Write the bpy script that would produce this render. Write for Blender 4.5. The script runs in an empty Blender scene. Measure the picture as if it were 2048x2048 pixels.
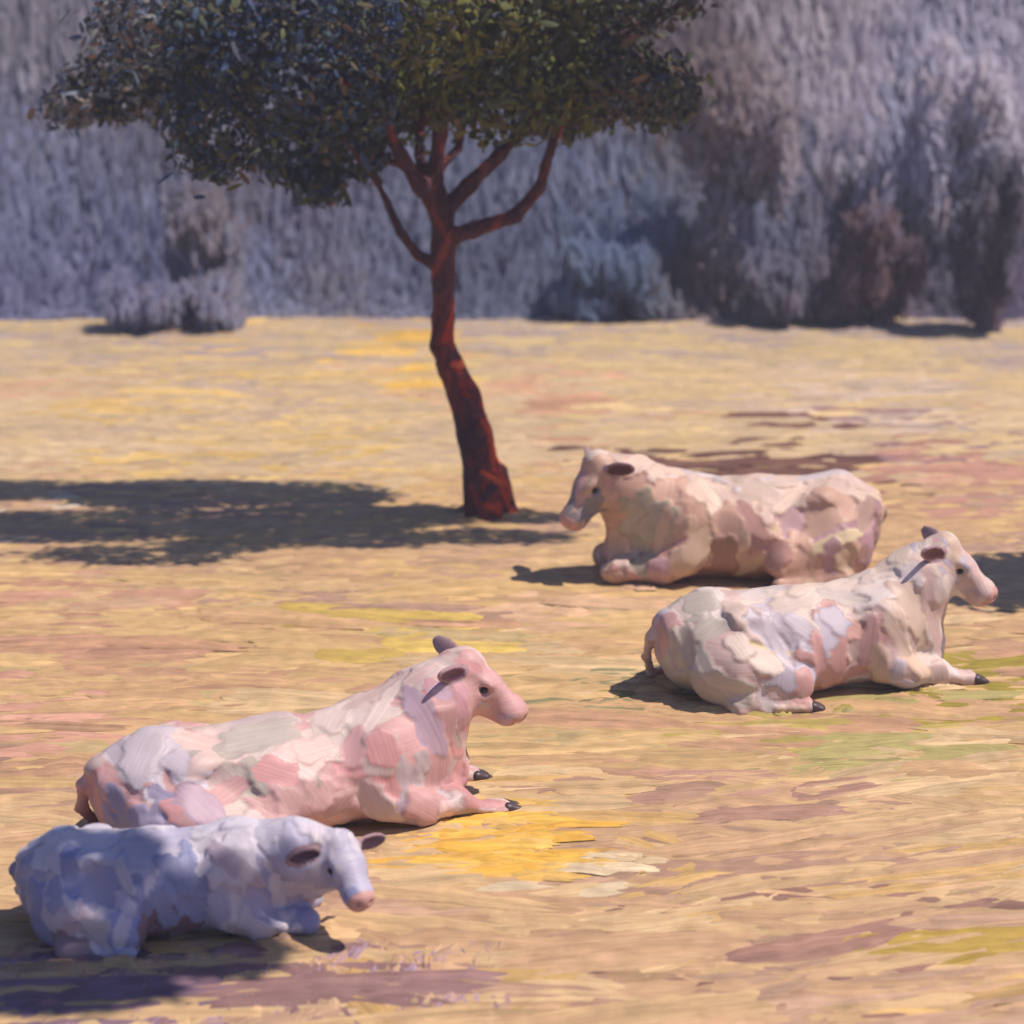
import bpy, math, random
import numpy as np
from mathutils import Vector, Matrix, kdtree

random.seed(7)
rng = np.random.default_rng(7)
scene = bpy.context.scene
C = scene.collection
R = math.radians

# ---------------------------------------------------------------- camera
F_PX = 4107.0                      # focal length in pixels of the 2048 px picture
PITCH = math.atan(1024.0 / F_PX)   # horizon sits at the top edge of the picture
CAM_H = 4.7
cd = bpy.data.cameras.new('camera')
cd.sensor_width = 36.0
cd.lens = F_PX / 2048.0 * 36.0
cd.clip_start = 0.1
cd.clip_end = 3000.0
cam = bpy.data.objects.new('camera', cd)
C.objects.link(cam)
cd.dof.use_dof = True
cd.dof.focus_distance = 12.8
cd.dof.aperture_fstop = 0.9
cam.location = (0, 0, CAM_H)
cam.rotation_euler = (math.pi / 2 - PITCH, 0, 0)
scene.camera = cam

# ---------------------------------------------------------------- light
SUN_EL = 60.0
SUN_AZ = -4.0     # degrees the sun stands behind (negative: in front of) the pure right hand side
sun_dir = Vector((math.cos(R(SUN_EL)) * math.cos(R(SUN_AZ)),
                  math.cos(R(SUN_EL)) * math.sin(R(SUN_AZ)), math.sin(R(SUN_EL))))
world = bpy.data.worlds.new('World')
scene.world = world
world.use_nodes = True
wn, wl = world.node_tree.nodes, world.node_tree.links
bg = wn['Background']
sky = wn.new('ShaderNodeTexSky')
sky.sky_type = 'NISHITA'
sky.sun_disc = False
sky.sun_elevation = R(SUN_EL)
sky.sun_rotation = math.atan2(sun_dir.x, sun_dir.y)
sky.dust_density = 0.6
sky.ozone_density = 9.0
wl.new(sky.outputs['Color'], bg.inputs['Color'])
bg.inputs['Strength'].default_value = 0.085
sl = bpy.data.lights.new('sun', 'SUN')
sl.energy = 4.8
sl.angle = R(0.7)
sl.color = (1.0, 0.955, 0.73)
so = bpy.data.objects.new('sun', sl)
C.objects.link(so)
so.location = (20, 15, 30)
so.rotation_euler = sun_dir.to_track_quat('Z', 'Y').to_euler()
scene.view_settings.view_transform = 'Standard'
scene.view_settings.look = 'None'
scene.view_settings.gamma = 1.0
scene.view_settings.exposure = 0.06
scene.view_settings.use_curve_mapping = False
scene.view_settings.use_white_balance = True
scene.view_settings.white_balance_temperature = 6500
scene.view_settings.white_balance_tint = 31
scene.cycles.use_denoising = True
scene.cycles.max_bounces = 4
scene.cycles.volume_bounces = 0
scene.cycles.transparent_max_bounces = 8

# ---------------------------------------------------------------- helpers
def ray(px, py):
    xc, yc = (px - 1024) / F_PX, (1024 - py) / F_PX
    return Vector((xc, math.cos(PITCH) + yc * math.sin(PITCH), -math.sin(PITCH) + yc * math.cos(PITCH)))

def ground(px, py, z=0.0):
    d = ray(px, py)
    return Vector((0, 0, CAM_H)) + d * ((z - CAM_H) / d.z)

def at_depth(px, py, y):
    d = ray(px, py)
    return Vector((0, 0, CAM_H)) + d * (y / d.y)

def to_px(x, y, z=0.0):
    v = (y * math.cos(PITCH) - (z - CAM_H) * math.sin(PITCH))
    u = (y * math.sin(PITCH) + (z - CAM_H) * math.cos(PITCH))
    return 1024 + F_PX * x / v, 1024 - F_PX * u / v

def lin(c):
    out = []
    for v in c:
        v /= 255.0
        out.append(v / 12.92 if v <= 0.04045 else ((v + 0.055) / 1.055) ** 2.4)
    return np.array(out)

def link(name, mesh, mat, parent=None):
    o = bpy.data.objects.new(name, mesh)
    if mat is not None and len(mesh.materials) == 0:
        mesh.materials.append(mat)
    C.objects.link(o)
    if parent is not None:
        o.parent = parent
    return o

def tag(o, label=None, cat=None, group=None, kind=None):
    if label: o['label'] = label
    if cat: o['category'] = cat
    if group: o['group'] = group
    if kind: o['kind'] = kind
    return o

def empty(name, loc):
    o = bpy.data.objects.new(name, None)
    o.empty_display_size = 0.2
    o.location = loc
    C.objects.link(o)
    return o

def np_mesh(name, verts, faces, cols=None, st=None, smooth=True):
    me = bpy.data.meshes.new(name)
    verts = np.asarray(verts, dtype=np.float32)
    faces = np.asarray(faces, dtype=np.int32)
    n = faces.shape[1]
    me.vertices.add(len(verts))
    me.vertices.foreach_set('co', verts.ravel())
    me.loops.add(faces.size)
    me.loops.foreach_set('vertex_index', faces.ravel())
    me.polygons.add(len(faces))
    me.polygons.foreach_set('loop_start', np.arange(0, faces.size, n, dtype=np.int32))
    me.polygons.foreach_set('use_smooth', np.full(len(faces), smooth, dtype=bool))
    if cols is not None:
        a = me.attributes.new('Col', 'FLOAT_COLOR', 'POINT')
        rgba = np.ones((len(verts), 4), dtype=np.float32)
        rgba[:, :3] = cols
        a.data.foreach_set('color', rgba.ravel())
    if st is not None:
        a = me.attributes.new('st', 'FLOAT_VECTOR', 'POINT')
        a.data.foreach_set('vector', np.asarray(st, dtype=np.float32).ravel())
    me.update(calc_edges=True)
    me.validate()
    return me

# ---------------------------------------------------------------- materials
def stroke_material(name, rough=0.6, bump=0.5, dist=0.006, freq=70.0, tint=0.22, spec=0.3, trans=0.0, weave=0.0):
    """Colour from the piece itself, with streaks that run along each stroke."""
    m = bpy.data.materials.new(name)
    m.use_nodes = True
    nt = m.node_tree
    N, L = nt.nodes, nt.links
    b = N['Principled BSDF']
    col = N.new('ShaderNodeAttribute'); col.attribute_name = 'Col'
    st = N.new('ShaderNodeAttribute'); st.attribute_name = 'st'
    mul = N.new('ShaderNodeVectorMath'); mul.operation = 'MULTIPLY'
    mul.inputs[1].default_value = (2.2, freq, 13.7)
    L.new(st.outputs['Vector'], mul.inputs[0])
    nz = N.new('ShaderNodeTexNoise')
    nz.inputs['Scale'].default_value = 1.0
    nz.inputs['Detail'].default_value = 3.0
    nz.inputs['Roughness'].default_value = 0.6
    L.new(mul.outputs[0], nz.inputs['Vector'])
    geo = N.new('ShaderNodeNewGeometry')
    nz2 = N.new('ShaderNodeTexNoise')
    nz2.inputs['Scale'].default_value = 7.0
    nz2.inputs['Detail'].default_value = 5.0
    L.new(geo.outputs['Position'], nz2.inputs['Vector'])
    add = N.new('ShaderNodeMath'); add.operation = 'ADD'
    L.new(nz.outputs['Fac'], add.inputs[0]); L.new(nz2.outputs['Fac'], add.inputs[1])
    mr = N.new('ShaderNodeMapRange')
    mr.inputs['From Min'].default_value = 0.65
    mr.inputs['From Max'].default_value = 1.35
    mr.inputs['To Min'].default_value = 1.0 - tint
    mr.inputs['To Max'].default_value = 1.0 + tint
    L.new(add.outputs[0], mr.inputs['Value'])
    sc = N.new('ShaderNodeVectorMath'); sc.operation = 'SCALE'
    L.new(col.outputs['Color'], sc.inputs[0]); L.new(mr.outputs[0], sc.inputs['Scale'])
    L.new(sc.outputs[0], b.inputs['Base Color'])
    bp = N.new('ShaderNodeBump')
    bp.inputs['Strength'].default_value = bump
    bp.inputs['Distance'].default_value = dist
    L.new(nz.outputs['Fac'], bp.inputs['Height'])
    L.new(bp.outputs[0], b.inputs['Normal'])
    b.inputs['Roughness'].default_value = rough
    b.inputs['Specular IOR Level'].default_value = spec
    if trans > 0:
        tr = N.new('ShaderNodeBsdfTranslucent')
        L.new(sc.outputs[0], tr.inputs['Color'])
        mx = N.new('ShaderNodeMixShader'); mx.inputs[0].default_value = trans
        L.new(b.outputs[0], mx.inputs[1]); L.new(tr.outputs[0], mx.inputs[2])
        L.new(mx.outputs[0], N['Material Output'].inputs['Surface'])
    return m

M_STRAW = stroke_material('straw', rough=0.6, bump=1.0, dist=0.02, freq=38, tint=0.26, spec=0.25)
M_COAT = stroke_material('hair_coat', rough=0.5, bump=0.4, dist=0.006, freq=60, tint=0.15, spec=0.3)
M_LEAF = stroke_material('crown_leaves', rough=0.6, bump=0.4, dist=0.004, freq=40, tint=0.2, spec=0.08, trans=0.12)
M_MIST = stroke_material('misted_leaves', rough=0.75, bump=0.35, dist=0.012, freq=22, tint=0.14, spec=0.1, trans=0.45)
M_BARK = stroke_material('bark', rough=0.65, bump=0.8, dist=0.02, freq=30, tint=0.35, spec=0.25)
M_STONE = stroke_material('clod', rough=0.6, bump=0.8, dist=0.008, freq=60, tint=0.2, spec=0.25)

def plain(name, col, rough=0.4):
    m = bpy.data.materials.new(name)
    m.use_nodes = True
    nt = m.node_tree
    b = nt.nodes['Principled BSDF']
    nz = nt.nodes.new('ShaderNodeTexNoise'); nz.inputs['Scale'].default_value = 25.0
    rp = nt.nodes.new('ShaderNodeValToRGB')
    rp.color_ramp.elements[0].color = (*[c * 0.7 for c in col], 1)
    rp.color_ramp.elements[1].color = (*[min(1, c * 1.3) for c in col], 1)
    nt.links.new(nz.outputs['Fac'], rp.inputs['Fac'])
    nt.links.new(rp.outputs['Color'], b.inputs['Base Color'])
    b.inputs['Roughness'].default_value = rough
    return m

M_HOOF = plain('hoof_horn', (0.055, 0.035, 0.04), 0.45)
M_EYE = plain('eye_dark', (0.012, 0.008, 0.010), 0.12)

# ---------------------------------------------------------------- brush-shaped pieces
class Strokes:
    """Collects long, thin, slightly domed and ragged-ended pieces into one mesh."""
    def __init__(self):
        self.v, self.f, self.c, self.s, self.n = [], [], [], [], 0
        self.k = 0
    def add(self, c, t, b, n, L, W, col, nu=7, nv=4, thick=0.012, bend=0.0, rag=0.25, droop=0.0, taper=0.15, rim=0.5):
        c, t, b, n = (np.asarray(a, float) for a in (c, t, b, n))
        u = np.linspace(-1, 1, nu)[:, None] * np.ones((1, nv))
        v = np.linspace(-1, 1, nv)[None, :] * np.ones((nu, 1))
        e0 = rng.uniform(0, rag, nv)[None, :]
        e1 = rng.uniform(0, rag, nv)[None, :]
        uu = np.where(u < 0, u * (1 - e0), u * (1 - e1))
        w = 1 - taper * np.abs(u) ** 3
        vv = v * w + bend * (u ** 2 - 0.4)
        edge = 1 - np.maximum(np.abs(u) ** 4, np.abs(v) ** 4)
        h = thick * (edge * (1 + rim * (np.abs(v) - 0.5))) + thick * 0.25 * rng.normal(size=u.shape) * (edge > 0)
        p = c + (uu * L)[..., None] * t + (vv * W)[..., None] * b + h[..., None] * n
        if droop:
            p[..., 2] -= droop * (uu ** 2) * L
        self.v.append(p.reshape(-1, 3))
        cc = np.ones((nu * nv, 1)) * np.asarray(col)[None, :]
        row = 1 + 0.10 * rng.normal(size=nv)
        cc = cc * np.clip(np.tile(row, nu), 0.6, 1.4)[:, None]
        self.c.append(cc)
        self.s.append(np.stack([(u * L).ravel(), (v * W).ravel(), np.full(nu * nv, self.k * 0.731)], 1))
        i = np.arange(nu * nv).reshape(nu, nv)
        q = np.stack([i[:-1, :-1], i[1:, :-1], i[1:, 1:], i[:-1, 1:]], -1).reshape(-1, 4)
        self.f.append(q + self.n)
        self.n += nu * nv
        self.k += 1
    def batch(self, c, t, b, n, L, W, col, nu=4, nv=3, thick=0.012, bend=0.2, rag=0.35, droop=0.0, taper=0.4):
        """Many small pieces at once; every argument up to col is an array."""
        c, t, b, n, col = (np.asarray(a, float) for a in (c, t, b, n, col))
        K = len(c); L = np.asarray(L)[:, None, None]; W = np.asarray(W)[:, None, None]
        u = np.broadcast_to(np.linspace(-1, 1, nu)[None, :, None], (K, nu, nv))
        v = np.broadcast_to(np.linspace(-1, 1, nv)[None, None, :], (K, nu, nv))
        e0, e1 = rng.uniform(0, rag, (K, 1, nv)), rng.uniform(0, rag, (K, 1, nv))
        uu = np.where(u < 0, u * (1 - e0), u * (1 - e1))
        vv = v * (1 - taper * np.abs(u) ** 3) + bend * rng.normal(size=(K, 1, 1)) * (u ** 2 - .4)
        edge = 1 - np.maximum(np.abs(u) ** 4, np.abs(v) ** 4)
        p = c[:, None, None, :] + (uu * L)[..., None] * t[:, None, None, :] + (vv * W)[..., None] * b[:, None, None, :] \
            + (thick * edge)[..., None] * n[:, None, None, :]
        if droop: p[..., 2] -= droop * (uu ** 2) * L
        self.v.append(p.reshape(-1, 3))
        self.c.append(np.repeat(col, nu * nv, 0))
        ids = np.broadcast_to((self.k + np.arange(K))[:, None, None] * .731, (K, nu, nv))
        self.s.append(np.stack([(u * L).ravel(), (v * W).ravel(), ids.ravel()], 1))
        i = np.arange(nu * nv).reshape(nu, nv)
        q = np.stack([i[:-1, :-1], i[1:, :-1], i[1:, 1:], i[:-1, 1:]], -1).reshape(-1, 4)
        self.f.append((q[None] + (self.n + np.arange(K) * nu * nv)[:, None, None]).reshape(-1, 4))
        self.n += K * nu * nv; self.k += K
    def build(self, name, mat, parent=None, origin=(0, 0, 0)):
        v = np.concatenate(self.v) - np.asarray(origin, float)
        me = np_mesh(name, v, np.concatenate(self.f), np.clip(np.concatenate(self.c), 0.004, 0.85), np.concatenate(self.s))
        return link(name, me, mat, parent)

def pick(pal):
    i = rng.choice(len(pal), p=np.array([p[1] for p in pal]) / sum(p[1] for p in pal))
    return lin(pal[i][0]).copy()

# ---------------------------------------------------------------- solid shapes from distance fields
class Field:
    def __init__(self, lo, hi, step):
        self.lo, self.step = np.array(lo, float), step
        self.n = np.ceil((np.array(hi) - self.lo) / step).astype(int) + 1
        self.d = np.full(self.n, 1.0, dtype=np.float32)
    def _region(self, a, b):
        i0 = np.clip(np.floor((np.asarray(a) - self.lo) / self.step).astype(int), 0, self.n - 1)
        i1 = np.clip(np.ceil((np.asarray(b) - self.lo) / self.step).astype(int) + 1, 1, self.n)
        if np.any(i1 <= i0): return None, None
        g = [(self.lo[k] + np.arange(i0[k], i1[k]) * self.step) for k in range(3)]
        return tuple(slice(i0[k], i1[k]) for k in range(3)), np.stack(np.meshgrid(*g, indexing='ij'), -1)
    def _mix(self, s, nd, k):
        d = self.d[s]
        if k <= 0:
            self.d[s] = np.minimum(d, nd)
        else:
            h = np.clip(0.5 + 0.5 * (d - nd) / k, 0, 1)
            self.d[s] = (d * (1 - h) + nd * h) - k * h * (1 - h)
    def cone(self, a, b, ra, rb, k=0.08):
        a, b = np.array(a, float), np.array(b, float)
        m = max(ra, rb) + max(k, 0.05) + 0.06
        s, P = self._region(np.minimum(a, b) - m, np.maximum(a, b) + m)
        if s is None: return
        ba = b - a
        t = np.clip(((P - a) @ ba) / max(ba @ ba, 1e-9), 0, 1)
        self._mix(s, np.linalg.norm(P - a - t[..., None] * ba, axis=-1) - (ra + (rb - ra) * t), k)
    def ell(self, c, r, k=0.08, rot=None, cut=False):
        c, r = np.array(c, float), np.array(r, float)
        m = r.max() + max(k, 0.05) + 0.06
        s, P = self._region(c - m, c + m)
        if s is None: return
        Q = P - c
        if rot is not None: Q = Q @ rot
        k0 = np.linalg.norm(Q / r, axis=-1)
        k1 = np.linalg.norm(Q / (r * r), axis=-1) + 1e-9
        nd = k0 * (k0 - 1) / k1
        if cut:
            d = self.d[s]; e = -nd
            h = np.clip(0.5 - 0.5 * (d - e) / max(k, 1e-6), 0, 1)
            self.d[s] = d * (1 - h) + e * h + k * h * (1 - h)
        else:
            self._mix(s, nd, k)
    def floor(self, z):
        zz = self.lo[2] + np.arange(self.n[2]) * self.step
        self.d = np.maximum(self.d, (z - zz)[None, None, :].astype(np.float32))
    def mesh(self):
        D = self.d
        D = np.pad(D, 1, constant_values=1.0)
        lo = self.lo - self.step
        ins = D < 0
        cnt = np.zeros(np.array(D.shape) - 1, dtype=np.int8)
        for dx in (0, 1):
            for dy in (0, 1):
                for dz in (0, 1):
                    cnt += ins[dx:D.shape[0] - 1 + dx, dy:D.shape[1] - 1 + dy, dz:D.shape[2] - 1 + dz]
        act = np.argwhere((cnt > 0) & (cnt < 8))
        idx = np.full(cnt.shape, -1, dtype=np.int64)
        idx[tuple(act.T)] = np.arange(len(act))
        acc = np.zeros((len(act), 3)); num = np.zeros(len(act))
        cor = [(a, b, c) for a in (0, 1) for b in (0, 1) for c in (0, 1)]
        for a in cor:
            for ax in range(3):
                if a[ax]: continue
                b = list(a); b[ax] = 1
                da = D[tuple((act + a).T)]; db = D[tuple((act + b).T)]
                m = (da < 0) != (db < 0)
                t = np.where(m, da / np.where(m, da - db, 1), 0)
                p = np.array(a, float)[None, :].repeat(len(act), 0)
                p[:, ax] += t
                acc[m] += p[m]; num[m] += 1
        V = lo + (act + acc / num[:, None]) * self.step
        faces = []
        for ax in range(3):
            o1, o2 = [(1, 2), (2, 0), (0, 1)][ax]
            sl0 = [slice(None)] * 3; sl1 = [slice(None)] * 3
            sl0[ax] = slice(0, -1); sl1[ax] = slice(1, None)
            a, b = ins[tuple(sl0)], ins[tuple(sl1)]
            e = np.argwhere(a != b)
            inside_a = a[tuple(e.T)]
            qs = []
            for (p, q) in ((-1, -1), (0, -1), (0, 0), (-1, 0)):
                c = e.copy(); c[:, o1] += p; c[:, o2] += q
                qs.append(idx[tuple(c.T)])
            qs = np.stack(qs, 1)
            qs[~inside_a] = qs[~inside_a][:, ::-1]
            faces.append(qs)
        return V, np.concatenate(faces)

def normals(V, Fc):
    n = np.zeros_like(V)
    fn = np.cross(V[Fc[:, 2]] - V[Fc[:, 0]], V[Fc[:, 3]] - V[Fc[:, 1]])
    for i in range(4): np.add.at(n, Fc[:, i], fn)
    return n / (np.linalg.norm(n, axis=1, keepdims=True) + 1e-12)

def relax(V, Fc, it=2, lam=0.5):
    for _ in range(it):
        s = np.zeros_like(V); c = np.zeros(len(V))
        for i in range(4):
            a, b = Fc[:, i], Fc[:, (i + 1) % 4]
            np.add.at(s, a, V[b]); np.add.at(c, a, 1)
            np.add.at(s, b, V[a]); np.add.at(c, b, 1)
        V = V * (1 - lam) + lam * s / np.maximum(c, 1)[:, None]
    return V
#@@SETTING
# ---------------------------------------------------------------- the field
SOFT = 0.3

def ground_colour(px, py):
    """Colours of the dry pasture, by place: straw, brown ground, yellow flowers, green growth."""
    y = py + rng.normal() * 25
    x = px + rng.normal() * 40
    if y < 670:
        pal = [((176, 162, 152), 3), ((164, 154, 160), 3), ((186, 168, 140), 2), ((150, 144, 160), 2)]
    elif y < 740:
        pal = [((194, 176, 138), 3), ((182, 164, 142), 2), ((204, 184, 130), 3), ((176, 160, 150), 1)]
    elif y < 960:
        pal = [((208, 186, 148), 5), ((214, 188, 134), 3), ((200, 178, 142), 3), ((205, 165, 130), 1.2), ((190, 170, 150), 1.2)]
    elif y < 1200:
        pal = [((204, 172, 124), 4), ((196, 158, 118), 3), ((186, 150, 124), 2), ((214, 178, 116), 2), ((170, 134, 124), 1)]
    elif y < 1560:
        pal = [((206, 172, 116), 5), ((200, 160, 116), 3), ((192, 144, 116), 2), ((214, 186, 140), 2.5), ((180, 136, 110), 1), ((190, 170, 120), 1)]
    else:
        pal = [((206, 172, 126), 5), ((200, 160, 124), 3), ((180, 144, 126), 2.2), ((214, 184, 138), 3), ((160, 122, 112), 1.3), ((206, 166, 96), 1.2)]
    cell = abs(hash((round(px / 300 + rng.normal() * .25), round(py / 55 + rng.normal() * .25)))) % 97 / 97.0
    acc, tot, c = 0.0, sum(p[1] for p in pal), pick(pal)
    if rng.random() < .6:
        for col_, w_ in pal:
            acc += w_ / tot
            if cell <= acc: c = lin(col_); break
    mean = lin((204, 172, 122))
    c = c * (1 - SOFT) + mean * SOFT
    def patch(cx, cy, rx, ry, col, prob):
        nonlocal c
        q = ((x - cx) / rx) ** 2 + ((y - cy) / ry) ** 2
        if q < 1 and rng.random() < prob * (1 - 0.5 * q):
            c = lin(col) * rng.uniform(0.85, 1.15)
    patch(480, 840, 420, 190, (220, 186, 112), 0.32)        # yellow straw left of the tree
    patch(830, 740, 110, 90, (226, 182, 80), 0.7)
    patch(1080, 800, 150, 70, (212, 164, 128), 0.5)
    patch(1500, 955, 270, 34, (112, 76, 66), 1.3)         # dark brown strip behind the far cow
    patch(1950, 940, 130, 80, (192, 144, 122), 0.5)
    patch(1750, 790, 330, 60, (204, 182, 160), 0.6)
    patch(1900, 880, 190, 30, (150, 112, 118), 0.6)
    patch(150, 1250, 220, 80, (196, 150, 122), 0.6)
    patch(100, 1420, 160, 70, (206, 156, 132), 0.45)
    patch(820, 1270, 170, 40, (212, 182, 92), 0.6)
    patch(1150, 1230, 160, 50, (216, 178, 140), 0.7)
    patch(1030, 1690, 190, 75, (230, 180, 74), 0.95)      # yellow flowers by the middle cow
    patch(990, 1765, 130, 45, (220, 174, 84), 0.7)
    patch(1160, 1380, 170, 50, (150, 146, 104), 0.6)
    patch(1720, 1490, 190, 90, (166, 156, 96), 0.6)       # green growth
    patch(2000, 1400, 120, 90, (158, 142, 48), 0.8)
    patch(1640, 1450, 340, 45, (176, 158, 84), 0.5)
    patch(1790, 1555, 60, 25, (134, 138, 84), 0.6)
    patch(2000, 1940, 130, 70, (176, 148, 62), 0.6)
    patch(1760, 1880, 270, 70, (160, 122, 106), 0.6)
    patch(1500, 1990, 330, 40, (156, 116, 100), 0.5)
    patch(1225, 1722, 85, 36, (222, 202, 164), 1.0)
    patch(1450, 1600, 260, 40, (178, 138, 118), 0.5)
    patch(500, 1990, 420, 100, (150, 116, 112), 0.55)  # this and the next patch: lower left shade put into the straw colour
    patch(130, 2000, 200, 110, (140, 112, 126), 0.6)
    patch(60, 1060, 80, 30, (214, 200, 176), 0.7)  # pale patch painted for a gap of sun in the tree shade
    patch(270, 1060, 60, 18, (226, 192, 120), 0.8)
    c = c * .95 + np.dot(c, (.3, .6, .1)) * .05
    return c * 0.86

def base_material():
    m = bpy.data.materials.new('dry_earth')
    m.use_nodes = True
    nt = m.node_tree; N, L = nt.nodes, nt.links
    b = N['Principled BSDF']
    tc = N.new('ShaderNodeTexCoord')
    mp = N.new('ShaderNodeMapping'); mp.inputs['Scale'].default_value = (0.5, 2.0, 1)
    L.new(tc.outputs['Object'], mp.inputs['Vector'])
    nz = N.new('ShaderNodeTexNoise'); nz.inputs['Scale'].default_value = 1.4; nz.inputs['Detail'].default_value = 8
    L.new(mp.outputs[0], nz.inputs['Vector'])
    rp = N.new('ShaderNodeValToRGB')
    e = rp.color_ramp.elements
    e[0].position = 0.3; e[0].color = (*lin((150, 116, 92)) * 0.85, 1)
    e[1].position = 0.7; e[1].color = (*lin((208, 176, 120)) * 0.85, 1)
    L.new(nz.outputs['Fac'], rp.inputs['Fac'])
    L.new(rp.outputs['Color'], b.inputs['Base Color'])
    bp = N.new('ShaderNodeBump'); bp.inputs['Strength'].default_value = 0.5; bp.inputs['Distance'].default_value = 0.03
    L.new(nz.outputs['Fac'], bp.inputs['Height']); L.new(bp.outputs[0], b.inputs['Normal'])
    b.inputs['Roughness'].default_value = 0.85
    return m

def make_field():
    n = 60
    xs = np.sign(np.linspace(-1, 1, n)) * np.abs(np.linspace(-1, 1, n)) ** 2.2 * 500
    ys = np.sign(np.linspace(-1, 1, n)) * np.abs(np.linspace(-1, 1, n)) ** 2.2 * 500 + 20
    X, Y = np.meshgrid(xs, ys, indexing='ij')
    V = np.stack([X, Y, np.zeros_like(X)], -1).reshape(-1, 3)
    i = np.arange(n * n).reshape(n, n)
    q = np.stack([i[:-1, :-1], i[1:, :-1], i[1:, 1:], i[:-1, 1:]], -1).reshape(-1, 4)
    o = link('field', np_mesh('field', V, q), base_material())
    tag(o, 'dry ochre pasture that stretches from the front to the misty wood', 'field', kind='structure')

    S = Strokes()
    done = 0
    while done < 10500:
        if done < 9300:
            y = 7.5 + 26.0 * rng.random() ** 1.35
            hw = 0.27 * y + 2.0
        else:
            y = rng.uniform(3.0, 34.0); hw = 0.3 * y + 6.0
        x = rng.uniform(-hw, hw)
        px, py = to_px(x, y)
        big = rng.random()
        L = rng.uniform(0.15, 0.4) if big < 0.25 else rng.uniform(0.35, 0.9)
        if y > 20: L *= 1.5
        if y < 13: L *= 1.6
        W = L * rng.uniform(0.24, 0.5)
        if y > 16: W *= 1.3
        a = R(rng.normal() * 9)
        if px > 1250 and py > 1560: a += R(16 if rng.random() < 0.6 else -12)
        if px < 900 and py > 1900 and rng.random() < 0.5: a += R(rng.choice([55, 70, -60])); L *= 0.55; 
        t = (math.cos(a), math.sin(a), 0); b = (-math.sin(a), math.cos(a), 0)
        z = 0.004 + 0.009 * rng.random()
        S.add((x, y, z), t, b, (0, 0, 1), L, W, ground_colour(px, py), nu=7, nv=5,
              thick=rng.uniform(0.006, 0.022), bend=rng.normal() * 0.35, rag=0.35, taper=0.3, rim=1.2)
        done += 1
    # broad swathes lying on top of the matted straw, then the yellow bloom and the brown strip
    for _ in range(330):
        y = 8.2 + 8.5 * rng.random() ** 1.2
        x = rng.uniform(-.27 * y - .8, .27 * y + .8)
        px, py = to_px(x, y); a = R(rng.normal() * 7 + (12 if px > 1250 and py > 1560 else 0))
        S.add((x, y, .016 + .012 * rng.random()), (math.cos(a), math.sin(a), 0), (-math.sin(a), math.cos(a), 0), (0, 0, 1), rng.uniform(.35, .95), rng.uniform(.07, .19),
              ground_colour(px, py), nu=10, nv=6, thick=rng.uniform(.012, .028), bend=rng.normal() * .3, rag=.25, taper=.3, rim=1.3)
    for cx, cy, sx, sy, cols_, n_, L0, L1 in ((1030, 1690, 75, 32, [((228, 178, 76), 3), ((222, 184, 106), 3), ((230, 188, 90), 2)], 36, .12, .34),
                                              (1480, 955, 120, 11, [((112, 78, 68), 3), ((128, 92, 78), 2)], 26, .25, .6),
                                              (1225, 1722, 36, 14, [((224, 204, 168), 3), ((214, 190, 150), 2)], 7, .12, .24)):
        for _ in range(n_):
            g = ground(cx + rng.normal() * sx, cy + rng.normal() * sy); a = R(rng.normal() * 8)
            S.add((g.x, g.y, .026 + .012 * rng.random()), (math.cos(a), math.sin(a), 0), (-math.sin(a), math.cos(a), 0), (0, 0, 1), rng.uniform(L0, L1), rng.uniform(.04, .10),
                  pick(cols_) * .86, nu=7, nv=5, thick=.016, bend=rng.normal() * .3, rag=.3, taper=.35, rim=1.0)
    # short mauve dabs of grass at the lower left, shade put into their colour
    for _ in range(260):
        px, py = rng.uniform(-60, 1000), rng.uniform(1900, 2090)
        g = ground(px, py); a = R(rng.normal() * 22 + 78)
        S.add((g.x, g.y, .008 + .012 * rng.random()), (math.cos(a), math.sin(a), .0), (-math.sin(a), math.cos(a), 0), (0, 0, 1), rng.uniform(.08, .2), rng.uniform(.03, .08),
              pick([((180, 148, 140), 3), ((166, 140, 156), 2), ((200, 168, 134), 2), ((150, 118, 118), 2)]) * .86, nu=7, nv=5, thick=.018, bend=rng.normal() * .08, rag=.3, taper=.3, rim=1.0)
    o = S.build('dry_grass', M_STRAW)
    tag(o, 'matted swathes of dry straw grass lying over the whole pasture', 'grass', kind='stuff')
make_field()
#@@TREES
# ---------------------------------------------------------------- trees
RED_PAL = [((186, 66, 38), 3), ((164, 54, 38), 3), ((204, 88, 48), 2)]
BARK_PAL = [((98, 50, 50), 4), ((84, 46, 54), 3), ((124, 54, 46), 2), ((70, 42, 56), 2)]

def bark_mesh(name, chains, step, lo, hi, pal, k=0.05, split=None):
    f = Field(lo, hi, step)
    for ch in chains:
        for (p, ra), (q, rb) in zip(ch[:-1], ch[1:]):
            f.cone(p, q, ra, rb, k if ra > 0.05 else 0.025)
    f.floor(-0.05)
    V, Fc = f.mesh()
    V = relax(V, Fc, 1)
    Nn = normals(V, Fc)
    high = [((86, 50, 58), 3), ((72, 46, 60), 3), ((118, 56, 48), 1.5)]
    zz = hi[2] if split is None else split
    # sunlight painted as red bark on the right side of the lower trunk
    lit_side = lambda p, n: split is not None and n[0] + .25 * n[1] > -.06 + .16 * rng.normal() and p[2] < 1.75 + .4 * rng.normal()
    ca = lambda p, n, b: pick(RED_PAL if lit_side(p, n) else high if p[2] > zz + rng.normal() * .25 else pal)
    base = np.where((V[:, 2] > zz)[:, None], lin(high[0][0]), lin(pal[0][0]))
    return paint(name, V, Fc, Nn, pal, 420, (0.12, 0.38), (0.02, 0.05), along=(0, 0, 1), amp=0.008, colour_at=ca, base=base)

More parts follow.
